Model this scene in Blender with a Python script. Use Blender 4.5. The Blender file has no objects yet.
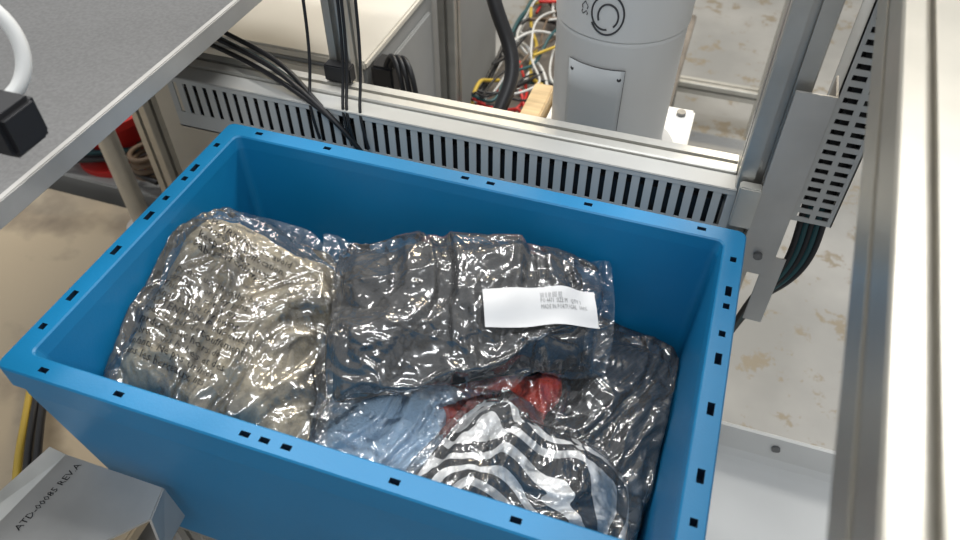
import bpy, bmesh, math, random, time
from mathutils import Vector, Matrix, noise
random.seed(7)
scene=bpy.context.scene
scene.view_settings.view_transform='Standard'
COL=scene.collection
# ---------------------------------------------------------------- materials
def mat(name,col,rough=.5,metal=0.,var=.0,vscale=20.,bump=0.,bscale=80.,col2=None,stretch=None,spec=.5,ctr=(.35,.65)):
    m=bpy.data.materials.new(name); m.use_nodes=True
    nt=m.node_tree; b=nt.nodes['Principled BSDF']
    b.inputs['Base Color'].default_value=(*col,1); b.inputs['Roughness'].default_value=rough
    b.inputs['Metallic'].default_value=metal
    b.inputs['Specular IOR Level'].default_value=spec
    tc=nt.nodes.new('ShaderNodeTexCoord'); mp=nt.nodes.new('ShaderNodeMapping')
    nt.links.new(tc.outputs['Object'],mp.inputs[0])
    if stretch: mp.inputs['Scale'].default_value=stretch
    if var>0 or col2:
        n=nt.nodes.new('ShaderNodeTexNoise'); n.inputs['Scale'].default_value=vscale; n.inputs['Detail'].default_value=6
        nt.links.new(mp.outputs[0],n.inputs['Vector'])
        r=nt.nodes.new('ShaderNodeValToRGB'); r.color_ramp.elements[0].position=ctr[0]; r.color_ramp.elements[1].position=ctr[1]
        c2=col2 if col2 else tuple(min(1,c*(1+var)) for c in col)
        c1=col if col2 else tuple(c*(1-var) for c in col)
        r.color_ramp.elements[0].color=(*c1,1); r.color_ramp.elements[1].color=(*c2,1)
        nt.links.new(n.outputs['Fac'],r.inputs[0]); nt.links.new(r.outputs[0],b.inputs['Base Color'])
    if bump>0:
        n2=nt.nodes.new('ShaderNodeTexNoise'); n2.inputs['Scale'].default_value=bscale; n2.inputs['Detail'].default_value=5
        nt.links.new(mp.outputs[0],n2.inputs['Vector'])
        bp=nt.nodes.new('ShaderNodeBump'); bp.inputs['Strength'].default_value=bump; bp.inputs['Distance'].default_value=.004
        nt.links.new(n2.outputs['Fac'],bp.inputs['Height']); nt.links.new(bp.outputs[0],b.inputs['Normal'])
    return m
M={}
M['blue']=mat('blue_plastic',(.006,.195,.42),.42,0,.06,6,.05,400)
M['slot_shade']=mat('slot_shade_blue',(.003,.02,.05),.7)  # near-black colour paints the shade of open holes into the rim slots
M['alu']=mat('aluminium',(.50,.49,.46),.38,.8,.06,30,.03,200)
M['alu_l']=mat('aluminium_light',(.60,.59,.55),.42,.6,.04,30)
M['alu_b']=mat('aluminium_beam',(.42,.40,.35),.36,.7,.04,30)
M['steel']=mat('brushed_steel',(.18,.18,.18),.42,.5,.10,250,.05,500)
M['sheet']=mat('sheet_metal',(.50,.49,.47),.42,.45,.1,12,.02,100)
M['duct']=mat('duct_grey',(.54,.55,.54),.55,0,.05,10)
M['ductlid']=mat('duct_lid',(.46,.46,.44),.5,0,.05,10)
M['black']=mat('black_plastic',(.012,.012,.014),.45)
M['cream']=mat('cream_paint',(.66,.62,.54),.45,0,.05,4)
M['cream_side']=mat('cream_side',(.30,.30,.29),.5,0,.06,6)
M['panel_blue']=mat('panel_grey_blue',(.40,.43,.47),.5,0,.04,6)
M['robot']=mat('robot_paint',(.62,.62,.61),.4,0,.03,5)
M['robot_d']=mat('robot_panel',(.46,.48,.49),.42)
M['line']=mat('logo_ink',(.04,.04,.045),.6)
M['white']=mat('white_paint',(.72,.72,.70),.38,0,.04,5)
M['red']=mat('red_rubber',(.55,.02,.015),.45)
M['teal']=mat('teal_rubber',(.01,.07,.08),.45)
M['yellow']=mat('yellow_rubber',(.55,.38,.05),.5)
M['whitec']=mat('white_rubber',(.6,.6,.58),.5)
M['brown']=mat('brown_rubber',(.16,.11,.07),.6)
M['wood']=mat('plywood',(.50,.36,.19),.6,0,.15,14,.1,60,stretch=(1,8,1))
M['text']=mat('black_print',(.01,.01,.012),.6)
M['label']=mat('label_paper',(.66,.66,.66),.5,0)

def floor_mat():
    m=mat('concrete_floor',(.27,.27,.26),.45,0,0,3,.15,40,col2=(.37,.365,.35))
    nt=m.node_tree; b=nt.nodes['Principled BSDF']
    src=b.inputs['Base Color'].links[0].from_socket
    tc=nt.nodes.new('ShaderNodeTexCoord')
    n=nt.nodes.new('ShaderNodeTexNoise'); n.inputs['Scale'].default_value=9; n.inputs['Detail'].default_value=9; n.inputs['Roughness'].default_value=.75
    nt.links.new(tc.outputs['Object'],n.inputs['Vector'])
    r=nt.nodes.new('ShaderNodeValToRGB'); r.color_ramp.elements[0].position=.55; r.color_ramp.elements[1].position=.59
    nt.links.new(n.outputs['Fac'],r.inputs[0])
    mx=nt.nodes.new('ShaderNodeMixRGB'); mx.inputs[2].default_value=(.25,.215,.16,1)
    nt.links.new(r.outputs[0],mx.inputs[0]); nt.links.new(src,mx.inputs[1]); nt.links.new(mx.outputs[0],b.inputs['Base Color'])
    return m
M['floor']=floor_mat()
M['board']=mat('worn_board',(.46,.38,.27),.6,0,0,5,.1,30,col2=(.16,.13,.10),ctr=(.52,.72))

def film(name,haze=.06,gain=1.0,rough=.14):
    m=bpy.data.materials.new(name); m.use_nodes=True; nt=m.node_tree; nt.nodes.clear()
    N=nt.nodes.new; Lk=nt.links.new
    out=N('ShaderNodeOutputMaterial'); tc=N('ShaderNodeTexCoord')
    def ridged(scale,sharp,st,rot):
        mp=N('ShaderNodeMapping'); mp.inputs['Scale'].default_value=st; mp.inputs['Rotation'].default_value=(0,0,rot); Lk(tc.outputs['Object'],mp.inputs[0])
        n=N('ShaderNodeTexNoise'); n.inputs['Scale'].default_value=scale; n.inputs['Detail'].default_value=1; n.inputs['Distortion'].default_value=.7
        Lk(mp.outputs[0],n.inputs['Vector'])
        s=N('ShaderNodeMath'); s.operation='SUBTRACT'; s.inputs[1].default_value=.5; Lk(n.outputs['Fac'],s.inputs[0])
        a=N('ShaderNodeMath'); a.operation='ABSOLUTE'; Lk(s.outputs[0],a.inputs[0])
        k=N('ShaderNodeMath'); k.operation='MULTIPLY_ADD'; k.inputs[1].default_value=-sharp; k.inputs[2].default_value=1; k.use_clamp=True; Lk(a.outputs[0],k.inputs[0])
        return k.outputs[0]
    r1=ridged(9,4.5,(1,1.7,1),.6); r2=ridged(15,5,(1.7,1,1),.2)
    ad=N('ShaderNodeMath'); ad.operation='MULTIPLY_ADD'; ad.inputs[1].default_value=.5; Lk(r2,ad.inputs[0]); Lk(r1,ad.inputs[2])
    bp=N('ShaderNodeBump'); bp.inputs['Strength'].default_value=.6; bp.inputs['Distance'].default_value=.007
    Lk(ad.outputs[0],bp.inputs['Height'])
    fr=N('ShaderNodeFresnel'); fr.inputs['IOR'].default_value=1.5; Lk(bp.outputs[0],fr.inputs['Normal'])
    mu=N('ShaderNodeMath'); mu.operation='MULTIPLY_ADD'; mu.use_clamp=True; mu.inputs[1].default_value=gain; mu.inputs[2].default_value=.07
    Lk(fr.outputs[0],mu.inputs[0])
    tr=N('ShaderNodeBsdfTransparent'); tr.inputs[0].default_value=(.98,.98,.98,1)
    gl=N('ShaderNodeBsdfGlossy'); gl.inputs['Roughness'].default_value=rough; gl.inputs[0].default_value=(1,1,1,1); Lk(bp.outputs[0],gl.inputs['Normal'])
    df=N('ShaderNodeBsdfDiffuse'); df.inputs[0].default_value=(.8,.8,.8,1); Lk(bp.outputs[0],df.inputs['Normal'])
    m1=N('ShaderNodeMixShader'); m1.inputs[0].default_value=haze
    Lk(tr.outputs[0],m1.inputs[1]); Lk(df.outputs[0],m1.inputs[2])
    m2=N('ShaderNodeMixShader'); Lk(mu.outputs[0],m2.inputs[0]); Lk(m1.outputs[0],m2.inputs[1]); Lk(gl.outputs[0],m2.inputs[2])
    Lk(m2.outputs[0],out.inputs[0])
    return m
M['film']=film('clear_poly_film',.06)

def stripe_mat():
    m=mat('striped_knit',(.01,.01,.012),.85,bump=.4,bscale=250)
    nt=m.node_tree; b=nt.nodes['Principled BSDF']; tc=nt.nodes.new('ShaderNodeTexCoord')
    mp=nt.nodes.new('ShaderNodeMapping'); mp.inputs['Location'].default_value=(-.44,.0,-.0)
    nt.links.new(tc.outputs['Object'],mp.inputs[0])
    w=nt.nodes.new('ShaderNodeTexWave'); w.wave_type='RINGS'; w.rings_direction='Z'; w.inputs['Scale'].default_value=12; w.inputs['Distortion'].default_value=9; w.inputs['Detail'].default_value=0; w.inputs['Detail Scale'].default_value=1.4
    nt.links.new(mp.outputs[0],w.inputs['Vector'])
    r=nt.nodes.new('ShaderNodeValToRGB'); r.color_ramp.interpolation='CONSTANT'
    r.color_ramp.elements[0].color=(.006,.006,.008,1); r.color_ramp.elements[1].position=.58; r.color_ramp.elements[1].color=(.95,.95,.94,1)
    nt.links.new(w.outputs['Fac'],r.inputs[0]); nt.links.new(r.outputs[0],b.inputs['Base Color'])
    return m
def rib_mat():
    m=mat('ribbed_black_knit',(.012,.012,.014),.8,0)
    nt=m.node_tree; b=nt.nodes['Principled BSDF']; tc=nt.nodes.new('ShaderNodeTexCoord')
    mp=nt.nodes.new('ShaderNodeMapping'); mp.inputs['Rotation'].default_value=(0,0,.5); nt.links.new(tc.outputs['Object'],mp.inputs[0])
    w=nt.nodes.new('ShaderNodeTexWave'); w.inputs['Scale'].default_value=45; w.inputs['Distortion'].default_value=1.5; w.inputs['Detail Scale'].default_value=.3
    nt.links.new(mp.outputs[0],w.inputs['Vector'])
    bp=nt.nodes.new('ShaderNodeBump'); bp.inputs['Strength'].default_value=1; bp.inputs['Distance'].default_value=.004
    nt.links.new(w.outputs['Fac'],bp.inputs['Height']); nt.links.new(bp.outputs[0],b.inputs['Normal'])
    r=nt.nodes.new('ShaderNodeValToRGB'); r.color_ramp.elements[0].color=(.003,.003,.004,1); r.color_ramp.elements[1].color=(.025,.025,.028,1)
    nt.links.new(w.outputs['Fac'],r.inputs[0]); nt.links.new(r.outputs[0],b.inputs['Base Color'])
    return m

# ---------------------------------------------------------------- helpers
def empty(name):
    e=bpy.data.objects.new(name,None); COL.objects.link(e); e.empty_display_size=.05; return e
def obj(name,me,parent=None,mats=()):
    o=bpy.data.objects.new(name,me); COL.objects.link(o)
    for m in mats: me.materials.append(m)
    if parent: o.parent=parent
    return o
def frombm(name,bm,parent,mats,smooth=False):
    bmesh.ops.recalc_face_normals(bm,faces=bm.faces)
    me=bpy.data.meshes.new(name); bm.to_mesh(me); bm.free()
    if smooth:
        for p in me.polygons: p.use_smooth=True
    return obj(name,me,parent,mats)
def box(name,x0,x1,y0,y1,z0,z1,m,parent=None,bev=.0015):
    bm=bmesh.new(); bmesh.ops.create_cube(bm,size=1)
    for v in bm.verts: v.co=Vector(((x0+x1)/2+v.co.x*(x1-x0),(y0+y1)/2+v.co.y*(y1-y0),(z0+z1)/2+v.co.z*(z1-z0)))
    if bev>0: bmesh.ops.bevel(bm,geom=bm.edges[:],offset=bev,segments=2,affect='EDGES')
    return frombm(name,bm,parent,[m])
def poly(name,pts,m,parent=None,thick=0):
    bm=bmesh.new(); f=bm.faces.new([bm.verts.new(p) for p in pts])
    o=frombm(name,bm,parent,[m])
    if thick:
        s=o.modifiers.new('s','SOLIDIFY'); s.thickness=thick; s.offset=0
    return o
def tslot(name,cx,cy,w,h,p0,p1,axis,m,parent=None,nw=1,nh=1,slot=.004):
    pts=[]
    def side(L,n,half,rot):
        res=[]; seg=L/n
        res.append((-L/2+.0015,-half)) 
        for i in range(n):
            c=-L/2+seg*(i+.5); l=.003; W=.0075; D=.009; w2=.004
            res+= [(c-slot,-half),(c-slot,-half+l),(c-W,-half+l),(c-w2,-half+D),(c+w2,-half+D),(c+W,-half+l),(c+slot,-half+l),(c+slot,-half)]
        res.append((L/2-.0015,-half))
        cs,sn=[(1,0),(0,1),(-1,0),(0,-1)][rot]
        return [(x*cs-y*sn,x*sn+y*cs) for x,y in res]
    pts+=side(w,nw,h/2,0)+side(h,nh,w/2,1)+side(w,nw,h/2,2)+side(h,nh,w/2,3)
    def P(a,b,c):
        if axis=='Z': return (cx+a,cy+b,c)
        if axis=='Y': return (cx+a,c,cy+b)
        return (c,cx+a,cy+b)
    bm=bmesh.new()
    v0=[bm.verts.new(P(a,b,p0)) for a,b in pts]; v1=[bm.verts.new(P(a,b,p1)) for a,b in pts]
    n=len(pts)
    for i in range(n): bm.faces.new((v0[i],v0[(i+1)%n],v1[(i+1)%n],v1[i]))
    bm.faces.new(v0); bm.faces.new(v1)
    return frombm(name,bm,parent,[m])
def cable(name,pts,r,m,parent=None):
    cu=bpy.data.curves.new(name,'CURVE'); cu.dimensions='3D'; cu.bevel_depth=r; cu.bevel_resolution=3; cu.resolution_u=10
    s=cu.splines.new('NURBS'); s.points.add(len(pts)-1); s.use_endpoint_u=True; s.order_u=4 if len(pts)>3 else 3
    for p,q in zip(s.points,pts): p.co=(*q,1)
    o=bpy.data.objects.new(name,cu); COL.objects.link(o); cu.materials.append(m)
    if parent: o.parent=parent
    return o
def lathe(name,c,prof,m,parent=None,seg=64):
    bm=bmesh.new(); rings=[]
    for r,z in prof:
        rings.append([bm.verts.new((c[0]+r*math.cos(2*math.pi*i/seg),c[1]+r*math.sin(2*math.pi*i/seg),z)) for i in range(seg)])
    for a,b in zip(rings,rings[1:]):
        for i in range(seg): bm.faces.new((a[i],a[(i+1)%seg],b[(i+1)%seg],b[i]))
    bm.faces.new(rings[0]); bm.faces.new(rings[-1])
    o=frombm(name,bm,parent,[m],True)
    e=o.modifiers.new('e','EDGE_SPLIT'); e.split_angle=math.radians(35)
    return o
def cyl(name,p,q,r,m,parent=None,seg=24):
    p,q=Vector(p),Vector(q); d=q-p
    bm=bmesh.new(); bmesh.ops.create_cone(bm,cap_ends=True,segments=seg,radius1=r,radius2=r,depth=d.length)
    rot=d.to_track_quat('Z','Y').to_matrix().to_4x4()
    bmesh.ops.transform(bm,matrix=Matrix.Translation((p+q)/2)@rot,verts=bm.verts)
    o=frombm(name,bm,parent,[m],True); e=o.modifiers.new('e','EDGE_SPLIT'); e.split_angle=math.radians(40); return o

W,H=.60,.375; ZB=.68; EX=.0055
# ---------------------------------------------------------------- garment bags (cloth-simulated first, in an otherwise empty scene)
S=6.0
MG=.10
class Bag:
    def __init__(s,c,th,seed,amp=.010,freq=14,p=4):
        s.c=[Vector(q) for q in c]; s.th=th; s.seed=seed; s.amp=amp; s.freq=freq; s.p=p
    def plane(s,u,v):
        a,b,c,d=s.c
        return a*(1-u)*(1-v)+b*u*(1-v)+c*u*v+d*(1-u)*v
    def puff(s,u,v,m=0):
        uu=(u-m)/(1-2*m); vv=(v-m)/(1-2*m)
        if not(0<uu<1 and 0<vv<1): return 0
        return ((1-abs(2*uu-1)**s.p)*(1-abs(2*vv-1)**s.p))**.5
    def lump(s,u,v,m):
        P=s.plane(u,v); q=Vector((P.x,P.y,s.seed*3.1)); k=s.puff(u,v,m)
        qq=q+Vector((noise.noise(q*10),noise.noise(q*10+Vector((4,4,4))),0))*.02
        n=abs(noise.noise(qq*s.freq))*-2+.6
        n2=noise.noise(q*s.freq*.45+Vector((5,3,s.seed)))
        st=noise.noise(Vector((q.x*7,q.y*7,s.seed+2.)))*2.2; st=(st-math.floor(st)); st=max(0,min(1,(st-.42)/.16))
        return P,k,s.th*k+(n*s.amp+n2*s.amp*1.2+(st-.5)*s.amp*.8)*min(1,k*1.2)
def warped(P,s,sc=9,am=.008):
    q=Vector((P.x*sc,P.y*sc,s*7.3)); return Vector((noise.noise(q),noise.noise(q+Vector((31,7,2))),0))*am
def clampbin(P,e=0):
    t=max(0,min(1,(1-P.z)/.32)); i=.0205+.013*t+.001+e
    return Vector((min(max(P.x,i),W-i),min(max(P.y,i),H-i),max(P.z,ZB+.012)))
def lumpmesh(bag,N,mg):
    bm=bmesh.new(); top=[];bot=[]
    for j in range(N+1):
        rt=[];rb=[]
        for i in range(N+1):
            u=mg+(1-2*mg)*i/N; v=mg+(1-2*mg)*j/N
            P,k,h=bag.lump(u,v,mg); P=P+warped(P,bag.seed)
            edge=i in(0,N) or j in(0,N)
            t=bm.verts.new(clampbin(P+Vector((0,0,h)),.004)); rt.append(t)
            rb.append(t if edge else bm.verts.new(clampbin(P+Vector((0,0,-.010*k)),.004)))
        top.append(rt);bot.append(rb)
    for j in range(N):
        for i in range(N):
            bm.faces.new((top[j][i],top[j][i+1],top[j+1][i+1],top[j+1][i]))
            try: bm.faces.new((bot[j][i],bot[j+1][i],bot[j+1][i+1],bot[j][i+1]))
            except ValueError: pass
    return bm
def sheet(bag,mg,NX,NY,dz,loose):
    vs=[]
    for j in range(NY+1):
        for i in range(NX+1):
            u=mg+(1-2*mg)*i/NX; v=mg+(1-2*mg)*j/NY
            P,k,h=bag.lump(u,v,MG); P=P+warped(P,bag.seed)
            e=min(i/NX,j/NY,1-i/NX,1-j/NY)
            if loose:
                P=P+warped(P,bag.seed+5,16,.018)*max(0,1-e/.14)
                h=h+max(0,1-e/.12)*(.030*noise.noise(Vector((P.x,P.y,bag.seed))*18)+.005)
                if e>.06: h=max(h,*[bag.lump(min(1,max(0,u+du)),min(1,max(0,v+dv)),MG)[2] for du,dv in((.07,0),(-.07,0),(0,.07),(0,-.07))])
            r=noise.noise(Vector((P.x*35,P.y*35,bag.seed)))*.004+noise.noise(Vector((P.x*80,P.y*80,bag.seed)))*.001
            vs.append(clampbin(P+Vector((0,0,h+dz*min(1,e*12)+r*min(1,e*10)))))
    return vs
def simulate(vs,NX,NY,colliders,grow,bend,frames,dist,tension=15):
    me=bpy.data.meshes.new('sim')
    faces=[(j*(NX+1)+i,j*(NX+1)+i+1,(j+1)*(NX+1)+i+1,(j+1)*(NX+1)+i) for j in range(NY) for i in range(NX)]
    me.from_pydata([v*S for v in vs],[],faces); o=bpy.data.objects.new('sim',me); COL.objects.link(o)
    g=o.vertex_groups.new(name='pin')
    for j in range(NY+1):
        for i in range(NX+1):
            if i in(0,NX) or j in(0,NY): g.add([j*(NX+1)+i],1.0,'REPLACE')
    cs=[]
    for cm in colliders:
        c=bpy.data.objects.new('col',cm); COL.objects.link(c); c.scale=(S,S,S)
        c.modifiers.new('c','COLLISION'); c.collision.thickness_outer=dist*S; c.collision.cloth_friction=8; cs.append(c)
    cl=o.modifiers.new('cloth','CLOTH'); st=cl.settings
    st.quality=5; st.mass=.25; st.air_damping=2
    st.tension_stiffness=tension; st.compression_stiffness=tension; st.shear_stiffness=8; st.bending_stiffness=bend
    st.tension_damping=8; st.compression_damping=8; st.shear_damping=8
    st.vertex_group_mass='pin'; st.shrink_min=-grow; st.pin_stiffness=1
    cl.collision_settings.distance_min=dist*S*.5; cl.collision_settings.collision_quality=2
    cl.point_cache.frame_start=1; cl.point_cache.frame_end=frames
    for f in range(1,frames+1): scene.frame_set(f)
    dg=bpy.context.evaluated_depsgraph_get(); ev=o.evaluated_get(dg).data
    res=[clampbin(v.co/S) for v in ev.vertices]
    bpy.data.objects.remove(o)
    for c in cs: bpy.data.objects.remove(c)
    scene.frame_set(1)
    return res,faces
class Field:
    def __init__(s,vs):
        from mathutils.kdtree import KDTree
        s.k=KDTree(len(vs)); s.v=vs
        for i,v in enumerate(vs): s.k.insert(Vector((v.x,v.y,0)),i)
        s.k.balance()
    def z(s,x,y,n=5):
        r=s.k.find_n(Vector((x,y,0)),n); w=0;a=0
        for co,i,d in r:
            q=1/(d+1e-4); w+=q; a+=q*s.v[i].z
        return a/w
    def zmax(s,x,y,rad):
        r=s.k.find_range(Vector((x,y,0)),rad); return max([s.v[i].z for _,i,_ in r] or [s.z(x,y)])
def package(name,corners,th,seed,gm,fm='film',amp=.010,freq=14,p=6,sim=True,grow_g=.10,grow_f=.09,NF=100,bend_g=1.0,bend_f=.04):
    e=empty(name); bag=Bag(corners,th,seed,amp,freq,p)
    if not sim:
        frombm('garment',lumpmesh(bag,60,.07),e,[gm],True); return e,None
    core=bpy.data.meshes.new('core'); bm=lumpmesh(bag,44,MG); bmesh.ops.recalc_face_normals(bm,faces=bm.faces); bm.to_mesh(core); bm.free()
    NG=74
    vs,fs=simulate(sheet(bag,MG-.015,NG,NG,.005,False),NG,NG,[core],grow_g,bend_g,14,.0018)
    me=bpy.data.meshes.new('garment'); me.from_pydata(vs,[],fs)
    for q in me.polygons: q.use_smooth=True
    go=obj('garment',me,e,[gm]); sd=go.modifiers.new('t','SOLIDIFY'); sd.thickness=.003; sd.offset=-1
    ss=go.modifiers.new('ss','SUBSURF'); ss.levels=1; ss.render_levels=1
    co_=obj('garment_core',core,e,[gm])
    for q in core.polygons: q.use_smooth=True
    gcol=bpy.data.meshes.new('gcol'); gcol.from_pydata(vs,[],fs)
    fv,ff_=simulate(sheet(bag,0.0,NF,NF,.012,True),NF,NF,[gcol],grow_f,bend_f,12,.0012,tension=25)
    fme=bpy.data.meshes.new('poly_bag'); fme.from_pydata(fv,[],ff_)
    for q in fme.polygons: q.use_smooth=True
    fo=obj('poly_bag',fme,e,[M[fm]]); ss=fo.modifiers.new('ss','SUBSURF'); ss.levels=1; ss.render_levels=1
    return e,Field(fv)
def textmesh(body):
    cu=bpy.data.curves.new('t','FONT'); cu.body=body; cu.size=1; cu.resolution_u=1
    o=bpy.data.objects.new('t',cu); COL.objects.link(o)
    dg=bpy.context.evaluated_depsgraph_get(); dg.update()
    me=bpy.data.meshes.new_from_object(o.evaluated_get(dg)); bpy.data.objects.remove(o); me.materials.clear()
    return me
def textdecal(name,F,body,o,ang,size,m,parent,off=.002):
    me=textmesh(body); ca,sa=math.cos(ang),math.sin(ang)
    for v in me.vertices:
        x,y=v.co.x*size,v.co.y*size
        X,Y=o[0]+ca*x-sa*y,o[1]+sa*x+ca*y
        v.co=(X,Y,F.z(X,Y,12)+off)
    return obj(name,me,parent,[m])
def decal(name,F,o,a,b,m,parent,N=20,Mm=9,it=5):
    Z=[[F.zmax(o[0]+a[0]*i/N+b[0]*j/Mm,o[1]+a[1]*i/N+b[1]*j/Mm,.005) for i in range(N+1)] for j in range(Mm+1)]
    for _ in range(it):
        Z=[[sum(Z[min(max(j+dj,0),Mm)][min(max(i+di,0),N)] for dj,di in((0,0),(0,1),(1,0),(0,-1),(-1,0)))/5 for i in range(N+1)] for j in range(Mm+1)]
    bm=bmesh.new()
    g=[[bm.verts.new((o[0]+a[0]*i/N+b[0]*j/Mm,o[1]+a[1]*i/N+b[1]*j/Mm,Z[j][i]+.002)) for i in range(N+1)] for j in range(Mm+1)]
    for j in range(Mm):
        for i in range(N): bm.faces.new((g[j][i],g[j][i+1],g[j+1][i+1],g[j+1][i]))
    frombm(name,bm,parent,[m],True)
    def zat(s,t):
        x=min(max(s,0),1)*N; y=min(max(t,0),1)*Mm; i=min(int(x),N-1); j=min(int(y),Mm-1); fx,fy=x-i,y-j
        return Z[j][i]*(1-fx)*(1-fy)+Z[j][i+1]*fx*(1-fy)+Z[j+1][i]*(1-fx)*fy+Z[j+1][i+1]*fx*fy+.002
    return zat

G_olive=mat('olive_cloth',(.17,.145,.095),.85,0,0,13,.5,300,col2=(.40,.345,.235),ctr=(.38,.62))
G_black=mat('black_cloth',(.012,.012,.013),.75,0,.3,9,.5,300)
G_navy=rib_mat()
G_denim=mat('light_denim',(.42,.57,.72),.85,0,.15,22,.5,400)
G_red=mat('red_cloth',(.66,.065,.03),.8,0,.2,10,.5,300)
G_pink=mat('mauve_cloth',(.30,.14,.14),.8,0,.2,10,.4,300)
G_stripe=stripe_mat()
package('bagged_garment',[(.05,.05,.705),(.56,.05,.705),(.56,.33,.705),(.05,.33,.705)],.05,1,G_black,amp=.006,sim=False)
package('bagged_garment',[(.04,.06,.765),(.27,.06,.765),(.28,.35,.79),(.04,.35,.79)],.06,2,G_olive,sim=False)
package('bagged_garment',[(.22,.20,.80),(.42,.24,.80),(.42,.35,.835),(.22,.35,.835)],.06,12,G_pink,sim=False)
eR,bR=package('bagged_charcoal_garment',[(.41,.13,.80),(.582,.12,.795),(.582,.352,.81),(.41,.352,.82)],.055,3,G_navy,amp=.010)
eD,bD=package('bagged_denim_garment',[(.19,.03,.80),(.38,.03,.79),(.395,.21,.83),(.21,.22,.84)],.040,4,G_denim,amp=.008)
eC,bC=package('bagged_red_garment',[(.32,.09,.81),(.47,.165,.83),(.49,.27,.84),(.31,.23,.84)],.030,5,G_red,amp=.008,freq=18)
eS,bS=package('bagged_striped_garment',[(.325,.022,.815),(.572,.022,.79),(.565,.18,.80),(.36,.205,.855)],.062,6,G_stripe,amp=.014,freq=12)
e1,b1=package('bagged_olive_garment',[(.010,.030,.895),(.268,.025,.860),(.19,.30,.895),(.015,.275,.966)],.028,7,G_olive,amp=.010,freq=11)
textdecal('warning_print',b1,"WARNING: To avoid\ndanger of suffocation,\nkeep this bag away from\nbabies and children.",(.055,.232),-.05,.0105,M['text'],e1)
textdecal('warning_print_b',b1,"Do not use in cribs, beds,\ncarriages or play pens.\nThis bag is not a toy.\nKnot before throwing.\nATTENTION: Pour eviter\ntout danger d'etouffement\ngarder ce sac hors de\nportee des bebes et des\nenfants. Ne pas utiliser\ndans les berceaux, lits.",(.045,.172),-.05,.0105,M['text'],e1)
e2,b2=package('bagged_black_garment',[(.235,.090,.895),(.497,.248,.885),(.470,.354,.930),(.145,.295,.920)],.040,8,G_black,amp=.012,freq=11)
lo=(.377,.211); la=(.107,.045); lb=(-.015,.036)
zat=decal('shipping_label',b2,lo,la,lb,M['label'],e2)
me=textmesh("|||| || ||| ||||| ||||\nPO 4471  SIZE M   QTY 1\nMADE IN PORTUGAL  100%")
for v in me.vertices:
    s=.50+v.co.x*.034; t=.72+v.co.y*.15
    v.co=(lo[0]+la[0]*s+lb[0]*t,lo[1]+la[1]*s+lb[1]*t,zat(s,t)+.0006)
obj('label_print',me,e2,[mat('grey_print',(.22,.22,.22),.6)])

# ---------------------------------------------------------------- camera
Xc=Vector((.947,-.2299,.2245)); Yc=Vector((.3215,.6821,-.6569))
Xc.normalize(); Yc=(Yc-Xc*Yc.dot(Xc)).normalized(); Zc=Xc.cross(Yc)
R=Matrix((Xc,Yc,Zc))
cam=bpy.data.cameras.new('camera'); co=bpy.data.objects.new('camera',cam); COL.objects.link(co)
cam.sensor_width=36; cam.lens=755/960*36; cam.clip_start=.02
cam.dof.use_dof=True; cam.dof.focus_distance=.85; cam.dof.aperture_fstop=7
co.matrix_world=Matrix.Translation((.528,-.246,1.5335))@R.to_4x4()
scene.camera=co

box('floor',-4,4,-2.5,6,-.1,0,M['floor'],bev=0)

# ---------------------------------------------------------------- blue tote
def rrect(x0,x1,y0,y1,r,n=6):
    pts=[]
    for (cx,cy,a0) in ((x1-r,y1-r,0),(x0+r,y1-r,90),(x0+r,y0+r,180),(x1-r,y0+r,270)):
        for i in range(n+1):
            a=math.radians(a0+90*i/n); pts.append((cx+r*math.cos(a),cy+r*math.sin(a)))
    return pts
tote=empty('blue_storage_tote')
bm=bmesh.new()
def ring(ins,z,r): return [bm.verts.new((x,y,z)) for x,y in rrect(ins,W-ins,ins,H-ins,r)]
levels=[(.020,ZB,.02),(-.001,.955,.009),(-.001,.972,.009),(-.0045,.9725,.009),(-EX,.974,.009),(-EX,.9985,.009),(-EX+.0014,1.0,.008),
        (.0145,1.0,.008),(.0160,.9985,.008),(.0180,.985,.009),(.033,ZB+.010,.014)]
rs=[ring(*l) for l in levels]
for a,b in zip(rs,rs[1:]):
    n=len(a)
    for i in range(n): bm.faces.new((a[i],a[(i+1)%n],b[(i+1)%n],b[i]))
bm.faces.new(rs[0]); bm.faces.new(rs[-1])
shell=frombm('shell',bm,tote,[M['blue'],M['slot_shade']])
bm=bmesh.new()
def cut(x,y,sx,sy,z0=.984,z1=1.01):
    r=bmesh.ops.create_cube(bm,size=1)
    for v in r['verts']: v.co=Vector((x+v.co.x*sx,y+v.co.y*sy,(z0+z1)/2+v.co.z*(z1-z0)))
cc=.0045
for x in (.040,.118,.240,.258,.278,.372,.47,.545,.56):
    cut(x,cc,.009,.005)
for x in (.04,.13,.30,.33,.44,.56): cut(x,H-cc,.009,.005)
for y in (.045,.085,.150,.205,.235,.270,.290,.335):
    s=.013 if y in(.085,.150,.205,.290) else .007
    cut(cc,y,.006,s); cut(W-cc,y,.006,s)
cutter=frombm('cut',bm,None,[M['slot_shade']])
bo=shell.modifiers.new('b','BOOLEAN'); bo.operation='DIFFERENCE'; bo.object=cutter; bo.solver='EXACT'; bo.material_mode='TRANSFER'
dg=bpy.context.evaluated_depsgraph_get(); me=bpy.data.meshes.new_from_object(shell.evaluated_get(dg)); shell.modifiers.clear(); shell.data=me
bpy.data.objects.remove(cutter)

fr=empty('tote_stand')
for yy in (.05,.32): tslot('rail_%d'%int(yy*100),yy,ZB-.02,.04,.04,.03,.58,'X',M['alu'],fr)
for xx in (.05,.56):
    for yy in (.05,.32): tslot('leg_%d_%d'%(int(xx*100),int(yy*100)),xx,yy,.04,.04,0,ZB-.04,'Z',M['alu'],fr)

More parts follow.
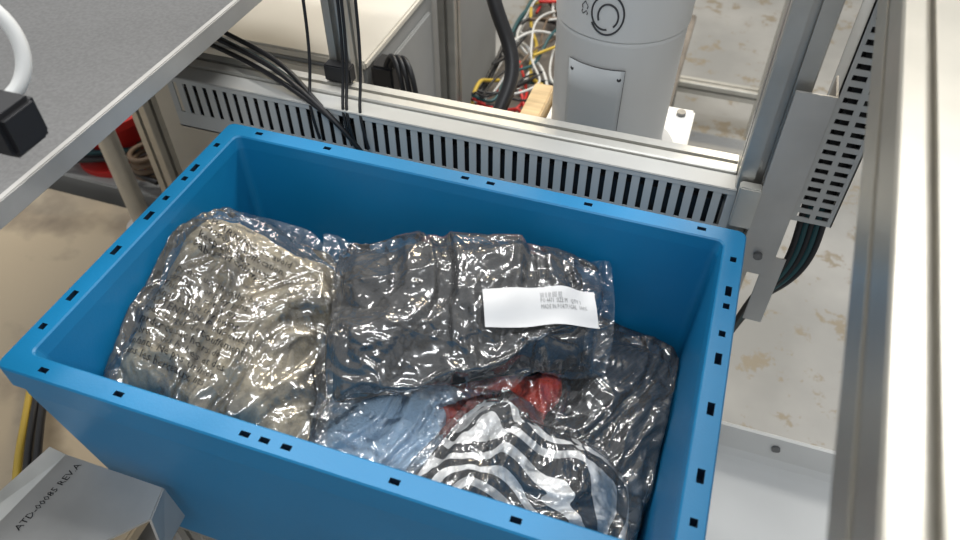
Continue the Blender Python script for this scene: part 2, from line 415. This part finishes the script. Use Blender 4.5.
# ---------------------------------------------------------------- cable duct behind tote
cd=empty('slotted_cable_duct')
x0,x1=-.14,.588
bm=bmesh.new()
def bbox(bm,a,b,c,d,e,f):
    r=bmesh.ops.create_cube(bm,size=1)
    for v in r['verts']: v.co=Vector(((a+b)/2+v.co.x*(b-a),(c+d)/2+v.co.y*(d-c),(e+f)/2+v.co.z*(f-e)))
bbox(bm,x0,x1,.440,.4415,.925,.950)
bbox(bm,x0,x1,.4385,.442,.997,1.004)
x=x0
while x<x1:
    bbox(bm,x,x+.0090,.4402,.4416,.949,.998); x+=.0150
frombm('front_comb',bm,cd,[M['duct']])
box('back_wall',x0,x1,.461,.463,.925,1.0,M['duct'],cd,0)
box('base',x0,x1,.44,.463,.925,.927,M['duct'],cd,0)
box('inner_cables',x0+.01,x1-.01,.447,.459,.93,.985,M['black'],cd,.005)
box('lid',x0,x1,.437,.464,1.0035,1.006,M['ductlid'],cd,.0008)
ar=empty('aluminium_crossbar')
tslot('bar',.4815,.993,.033,.033,-.35,.584,'X',M['alu_l'],ar,slot=.003)
box('end_bracket',.589,.612,.425,.4385,.965,1.02,M['alu_l'],ar)
for k in range(3): box('connector_%d'%k,.592,.610,.415,.424,.935-.02*k,.95-.02*k,M['whitec'],ar)

p=empty('aluminium_post')
tslot('profile',.087,.516,.03,.03,0,2.2,'Z',M['alu'],p)
box('foot_bracket',.072,.108,.484,.500,1.012,1.034,M['black'],p)

# ---------------------------------------------------------------- right-hand frame
fp=empty('machine_frame_post')
tslot('profile',.606,.463,.042,.045,0,2.2,'Z',M['alu'],fp)
box('gusset',.611,.649,.428,.431,.90,1.14,M['sheet'],fp,.0006)
box('gusset_fold',.647,.649,.431,.47,.90,1.14,M['sheet'],fp,.0006)
box('clear_tab',.640,.662,.435,.437,.815,.925,M['sheet'],fp,.0006)
cyl('bolt_1',(.63,.428,.93),(.63,.424,.93),.005,M['steel'],fp)
for k,z in enumerate((.75,.79,.83,.87)): box('clip_%d'%k,.60,.622,.430,.441,z,z+.012,M['black' if k%2 else 'whitec'],fp)
vd=empty('upright_cable_duct')
bm=bmesh.new()
xa,xb=.655,.70
bbox(bm,xa,xa+.006,.470,.4715,.955,1.25); bbox(bm,xb-.006,xb,.470,.4715,.955,1.25); bbox(bm,(xa+xb)/2-.003,(xa+xb)/2+.003,.470,.4715,.955,1.25)
z=.955
while z<1.245:
    bbox(bm,xa,xb,.4702,.4714,z,z+.0065); z+=.0125
bbox(bm,xa,xa+.0015,.47,.53,.955,1.25); bbox(bm,xb-.0015,xb,.47,.53,.955,1.25); bbox(bm,xa,xb,.528,.53,.955,1.25)
frombm('comb',bm,vd,[M['duct']])
box('cable_fill',xa+.006,xb-.006,.482,.52,.965,1.24,M['black'],vd,.006)
cb=empty('cable_bundle')
for k in range(5):
    dx=.006*k
    cable('cable_%d'%k,[(.668+dx,.50,1.0),(.670+dx,.49,.95),(.672+dx,.475,.92),(.668+dx*.8,.46,.89),(.655+dx*.6,.45,.865),(.645+dx*.3,.47,.82),(.64,.5,.70)],.0042,M['teal' if k%2 else 'black'],cb)

bmh=empty('overhead_aluminium_beam')
tslot('profile',0,0,.062,.057,-.7,1.6,'Y',M['alu_b'],bmh,nw=2,slot=.003)
box('side_panel',.0325,.12,-.7,1.6,-.03,.030,M['panel_blue'],bmh,.002)
bmh.rotation_euler=(0,0,-math.radians(3.6)); bmh.location=(.6475,.0,1.285)

ch=empty('white_sheet_chute')
prof=[(.432,.60),(.430,.602),(.426,.60),(.426,.550),(.420,.540),(.410,.536)]
for i in range(14):
    a=i/13; prof.append((.41-.37*a,.536-.11*math.sin(a*math.pi/2)))
bm=bmesh.new(); L=[bm.verts.new((.638,y,z)) for y,z in prof]; Rr=[bm.verts.new((1.15,y,z)) for y,z in prof]
for i in range(len(prof)-1): bm.faces.new((L[i],L[i+1],Rr[i+1],Rr[i]))
s=frombm('sheet',bm,ch,[M['white']]); s.modifiers.new('s','SOLIDIFY').thickness=.002
cyl('screw',(.745,.4265,.578),(.745,.422,.578),.006,M['steel'],ch)
for xx in (.66,1.1): box('chute_leg_%d'%int(xx*100),xx,xx+.03,.30,.33,0,.432,M['alu'],ch)

# ---------------------------------------------------------------- robot
rb=empty('robot_arm'); C=(.41,.66)
lathe('base_body',C,[(.100,.862),(.100,.872),(.088,.877),(.080,.885),(.0790,.90),(.0825,1.068),(.083,1.071),(.082,1.074),(.0845,1.077),(.088,1.30),(.088,1.42)],M['robot'],rb)
cyl('shoulder_joint',(.41,.66,1.27),(.53,.73,1.27),.062,M['robot'],rb,48)
box('joint_lug',.488,.535,.655,.70,1.135,1.175,M['robot'],rb,.01)
def onbase(a,z,off=.0008):
    if z<1.071: r=.0790+(z-.90)/.168*.0035
    else: r=.0845+(z-1.077)/.223*.0035
    r+=off
    return Vector((C[0]+r*math.sin(a),C[1]-r*math.cos(a),z))
bm=bmesh.new(); N=12; a0,a1,z0,z1=-.60,.28,.885,1.040
g=[[bm.verts.new(onbase(a0+(a1-a0)*i/N,z0+(z1-z0)*j/4,.0025)) for i in range(N+1)] for j in range(5)]
for j in range(4):
    for i in range(N): bm.faces.new((g[j][i],g[j][i+1],g[j+1][i+1],g[j+1][i]))
pn=frombm('access_panel',bm,rb,[M['robot_d']],True); pn.modifiers.new('s','SOLIDIFY').thickness=.002
for (a,zz) in ((a0+.07,1.028),(a1-.07,1.028),(a0+.07,.94),(a1-.07,.94)):
    p_=onbase(a,zz,.0025); q_=onbase(a,zz,.0045); cyl('panel_screw',p_,q_,.0028,M['line'],rb,12)
def linecurve(name,pts,w):
    cu=bpy.data.curves.new(name,'CURVE'); cu.dimensions='3D'; cu.bevel_depth=w; sp=cu.splines.new('POLY'); sp.points.add(len(pts)-1)
    for a,b in zip(sp.points,pts): a.co=(*b,1)
    o=bpy.data.objects.new(name,cu); COL.objects.link(o); cu.materials.append(M['line']); o.parent=rb
linecurve('panel_seam',[onbase(a0+(a1-a0)*i/N,z1,.003) for i in range(N+1)]+[onbase(a1,z1-(z1-z0)*i/4,.003) for i in range(5)]+[onbase(a1-(a1-a0)*i/N,z0,.003) for i in range(N+1)]+[onbase(a0,z0+(z1-z0)*i/4,.003) for i in range(5)],.0008)
def arc(name,ca,cz,r,t0,t1,w):
    linecurve(name,[onbase(ca+r*math.cos(t0+(t1-t0)*i/32)/.085,cz+r*math.sin(t0+(t1-t0)*i/32)*1.25,.0006) for i in range(33)],w)
arc('emblem_outer',-.08,1.110,.020,-2.6,1.9,.0011)
arc('emblem_inner',-.06,1.108,.012,-.9,3.6,.0011)
arc('emblem_mid',-.11,1.111,.016,2.0,5.0,.0010)
me=textmesh("ROBOTICS")
for v in me.vertices:
    v.co=onbase(-.46-(-v.co.y)*.013/.085,1.180-v.co.x*.016,.001)
obj('lettering',me,rb,[M['line']])
box('mount_plate',.31,.525,.56,.80,.842,.862,M['white'],rb,.003)
for xx,yy in ((.505,.78),(.505,.60),(.33,.78)): cyl('plate_bolt',(xx,yy,.862),(xx,yy,.868),.007,M['steel'],rb)
box('pedestal',.33,.50,.58,.76,0,.842,M['cream_side'],rb,.004)
wb=box('wooden_block',.275,.306,.62,.77,.0,.880,M['wood'],None,.002)

cable('thick_robot_cable',[(.14,.86,1.25),(.175,.80,1.10),(.20,.755,1.02),(.237,.745,.96),(.258,.715,.915),(.235,.66,.86),(.22,.60,.78),(.22,.58,.6)],.011,M['black'])

# ---------------------------------------------------------------- cabinet
cbn=empty('electrical_cabinet')
box('body',-.61,-.066,.845,1.18,.0,.795,M['cream_side'],cbn,.004)
box('top_cover',-.62,-.060,.838,1.185,.795,.812,M['cream'],cbn,.004)
box('door_front',-.605,-.07,.836,.846,.05,.785,M['cream'],cbn,.003)
box('side_vent',-.066,-.058,.95,1.15,.2,.76,M['cream_side'],cbn,.003)
box('plug_block',-.058,-.015,.85,.90,.74,.80,M['black'],cbn,.004)
for k in range(3):
    cable('plug_cable_%d'%k,[(-.03+.008*k,.86,.80),(-.02+.01*k,.86,.83),(0+.012*k,.84,.83),(.02+.012*k,.82,.79),(.025+.012*k,.82,.70),(.03,.85,.5)],.005,M['black'],cbn)
cc2=empty('electrical_cabinet')
box('body',-.44,-.10,1.25,1.75,0,.80,M['cream_side'],cc2,.004)
box('top_cover',-.45,-.09,1.24,1.76,.80,.815,M['cream'],cc2,.004)
pp=empty('aluminium_post'); tslot('profile',-.042,1.215,.04,.04,0,2.2,'Z',M['alu'],pp)

# ---------------------------------------------------------------- low shelf with cable tangle
sh=empty('low_equipment_shelf')
box('shelf',-.015,.46,1.25,1.98,.40,.43,mat('shelf_dusty',(.16,.14,.12),.6,0,.3,8,.1,60),sh,.003)
for xx in (.02,.42):
    for yy in (1.27,1.93): box('leg',xx,xx+.03,yy,yy+.03,0,.40,M['alu'],sh)
ct=empty('cable_tangle')
cols=['red','red','black','whitec','whitec','black','teal','yellow','black','red','whitec','teal','black','brown','brown','whitec']
for k in range(46):
    m=M[cols[k%len(cols)]]; bx=random.uniform(.0,.18); by=random.uniform(1.3,1.88); pts=[]
    ang=random.uniform(0,6.28); z=.44+random.uniform(0,.03)
    for j in range(8):
        pts.append((min(.43,max(-.008,bx)),min(1.95,max(1.27,by)),z+random.uniform(0,.05)))
        ang+=random.uniform(-1.1,1.1); bx+=.07*math.cos(ang); by+=.10*math.sin(ang)
    cable('cable_%d'%k,pts,random.choice((.003,.004,.005)),m,ct)

ff=empty('safety_fence_frame')
tslot('lower_rail',2.05,.15,.04,.04,.40,.70,'X',M['alu_l'],ff)
tslot('post_a',.72,2.05,.04,.04,0,2.4,'Z',M['alu_l'],ff)
tslot('post_b',.80,2.05,.04,.04,0,2.4,'Z',M['alu_l'],ff)
tslot('post_c',-.04,2.05,.04,.04,0,2.4,'Z',M['alu_l'],ff)
tslot('top_rail',2.05,2.42,.04,.04,-.1,.85,'X',M['alu_l'],ff)

# ---------------------------------------------------------------- left plate
pl=empty('steel_machine_plate')
box('plate',-.55,-.012,-.35,1.0,1.100,1.117,M['steel'],pl,.003)
box('edge_angle',-.016,-.009,-.35,1.0,1.096,1.1185,M['sheet'],pl,.001)
tslot('plate_leg_b',-.52,-.32,.04,.04,.33,1.10,'Z',M['alu'],pl)
tslot('plate_leg',-.52,.75,.04,.04,.33,1.10,'Z',M['alu'],pl)

rl=empty('ring_light_fixture')
cu=bpy.data.curves.new('ring','CURVE'); cu.dimensions='3D'; cu.bevel_depth=.0055; cu.bevel_resolution=6
sp=cu.splines.new('POLY'); sp.points.add(47); sp.use_cyclic_u=True
rr=.034; ctr=Vector((.030,.092,1.258)); nrm=Vector((.82,-.57,.45)).normalized(); ax=nrm.cross(Vector((0,0,1))).normalized(); ay=nrm.cross(ax)
for i,pt in enumerate(sp.points):
    t=2*math.pi*i/48; q=ctr+ax*rr*math.cos(t)+ay*rr*1.15*math.sin(t); pt.co=(*q,1)
o=bpy.data.objects.new('ring',cu); COL.objects.link(o); cu.materials.append(M['white']); o.parent=rl
box('connector',.052,.086,.050,.085,1.205,1.240,M['black'],rl,.004)
box('bracket_arm',-.25,.055,.055,.08,1.20,1.235,M['black'],rl,.003)
box('bracket_foot',-.25,-.21,.05,.09,1.117,1.20,M['black'],rl,.003)

# ---------------------------------------------------------------- left background
bd=empty('worn_board_platform')
box('board',-1.7,-.20,-.6,.78,.30,.33,M['board'],bd,.004)
for xx in (-1.6,-.3):
    for yy in (-.5,.7): box('block',xx,xx+.08,yy,yy+.06,0,.30,M['wood'],bd,.003)
st=empty('chrome_pole_stand')
cyl('pole',(-.63,.73,.33),(-.63,.73,1.05),.021,M['alu_l'],st)
cyl('foot',(-.63,.73,.33),(-.63,.73,.345),.04,M['alu_l'],st)
bc=empty('floor_cable_bundle')
box('cable_shelf',-1.3,-.64,.82,1.30,.0,.345,M['cream_side'],bc,.003)
rk=empty('red_cable_reel')
lathe('drum',(-.85,.95),[(.11,.345),(.11,.36),(.07,.37),(.07,.46),(.11,.47),(.11,.49),(.03,.50)],M['red'],rk,40)
for k in range(26):
    m=M[['black','black','teal','black','black','brown'][k%6]]; x=random.uniform(-1.25,-1.0); y=.88+random.uniform(-.05,.20); pts=[]
    for j in range(6):
        pts.append((min(-.65,x+j*.10+random.uniform(-.05,.05)),max(.83,y+random.uniform(-.08,.08)),.36+random.uniform(0,.05)))
    cable('cable_%d'%k,pts,.007,m,bc)
cable('coiled_cable',[(-.695+.04*math.cos(t*.7)*(1+.05*math.sin(t)),.875+.045*math.sin(t*.7),.37+.002*t) for t in range(40)],.006,M['brown'],bc)
dc=empty('draped_cables')
for k,(dz,m) in enumerate(((0,'black'),(.008,'black'),(.004,'teal'),(.012,'black'))):
    cable('drape_%d'%k,[(-.34,.60+.02*k,.98),(-.20,.53+.012*k,1.02+dz),(-.10,.50+.006*k,1.022+dz),(-.02,.475+.006*k,1.020+dz),(.04,.450+.005*k,1.016+dz),(.09,.434,1.005),(.12,.430,.985),(.14,.432,.95)],.0032,M[m],dc)
for k,xx in enumerate((.107,.112,.062,.13)):
    cable('hanging_%d'%k,[(xx,.495,2.1),(xx+.002,.493,1.5),(xx-.002,.49,1.2),(xx+.003,.475,1.06),(xx+.006,.450,1.015),(xx+.012,.433,1.0),(xx+.02,.432,.96)],.0020,M['black'],dc)
yc=empty('yellow_cables')
for k in range(3):
    cable('cable_%d'%k,[(-.62,.38+.03*k,.36),(-.50,.22+.02*k,.37),(-.42,.11+.03*k,.40),(-.33,.03+.02*k,.42),(-.25,-.08,.40)],.007,M['yellow' if k==0 else 'black'],yc)

bk=empty('sheet_metal_bracket')
zt=.845
poly('top_face',[(-.004,-.003,zt),(.112,-.003,zt),(.120,-.035,zt),(.03,-.14,zt),(-.022,-.14,zt)],M['sheet'],bk,.003)
poly('right_flange',[(.112,-.003,zt),(.120,-.035,zt),(.124,-.045,.795),(.118,-.003,.79)],M['sheet'],bk,.003)
poly('left_lip',[(-.004,-.003,zt),(-.022,-.14,zt),(-.046,-.14,zt+.012),(-.022,-.003,zt+.006)],M['alu_l'],bk,.002)
cyl('bracket_leg',(.02,-.10,0),(.02,-.10,zt),.012,M['alu'],bk)
me=textmesh('ATD-00085 REV.A')
for v in me.vertices:
    x,y=v.co.x*.010,v.co.y*.010
    v.co=(.010+.13*x-y,-.085+x,zt+.0022)
obj('part_number',me,bk,[M['text']])

# ---------------------------------------------------------------- light
def area(name,loc,rot,sx,sy,e,col):
    l=bpy.data.lights.new(name,'AREA'); l.shape='RECTANGLE'; l.size=sx; l.size_y=sy; l.energy=e; l.color=col
    o=bpy.data.objects.new(name,l); COL.objects.link(o); o.location=loc
    d=Vector(rot)-Vector(loc); o.rotation_euler=d.to_track_quat('-Z','Y').to_euler(); return o
area('added_glint_lamp',(1.1,1.9,3.4),(.3,.3,.8),1.3,.22,60,(1,.99,.97))
area('added_glint_lamp',(-1.2,1.2,3.4),(.0,.3,.8),1.3,.2,30,(1,.98,.95))
area('added_glint_lamp',(.2,3.4,3.2),(.2,.6,.8),1.5,.22,56,(1,.84,.58))
area('added_glint_lamp',(.8,-1.2,3.2),(.3,.3,.8),1.3,.2,26,(.95,.98,1))
area('added_glint_lamp',(.2,.9,3.5),(.3,.3,.8),1.3,.14,22,(.97,.99,1))  # extra lamp, added to put more glints on the film
w=bpy.data.worlds.new('world'); scene.world=w; w.use_nodes=True
w.node_tree.nodes['Background'].inputs[0].default_value=(.92,.95,.98,1); w.node_tree.nodes['Background'].inputs[1].default_value=.38
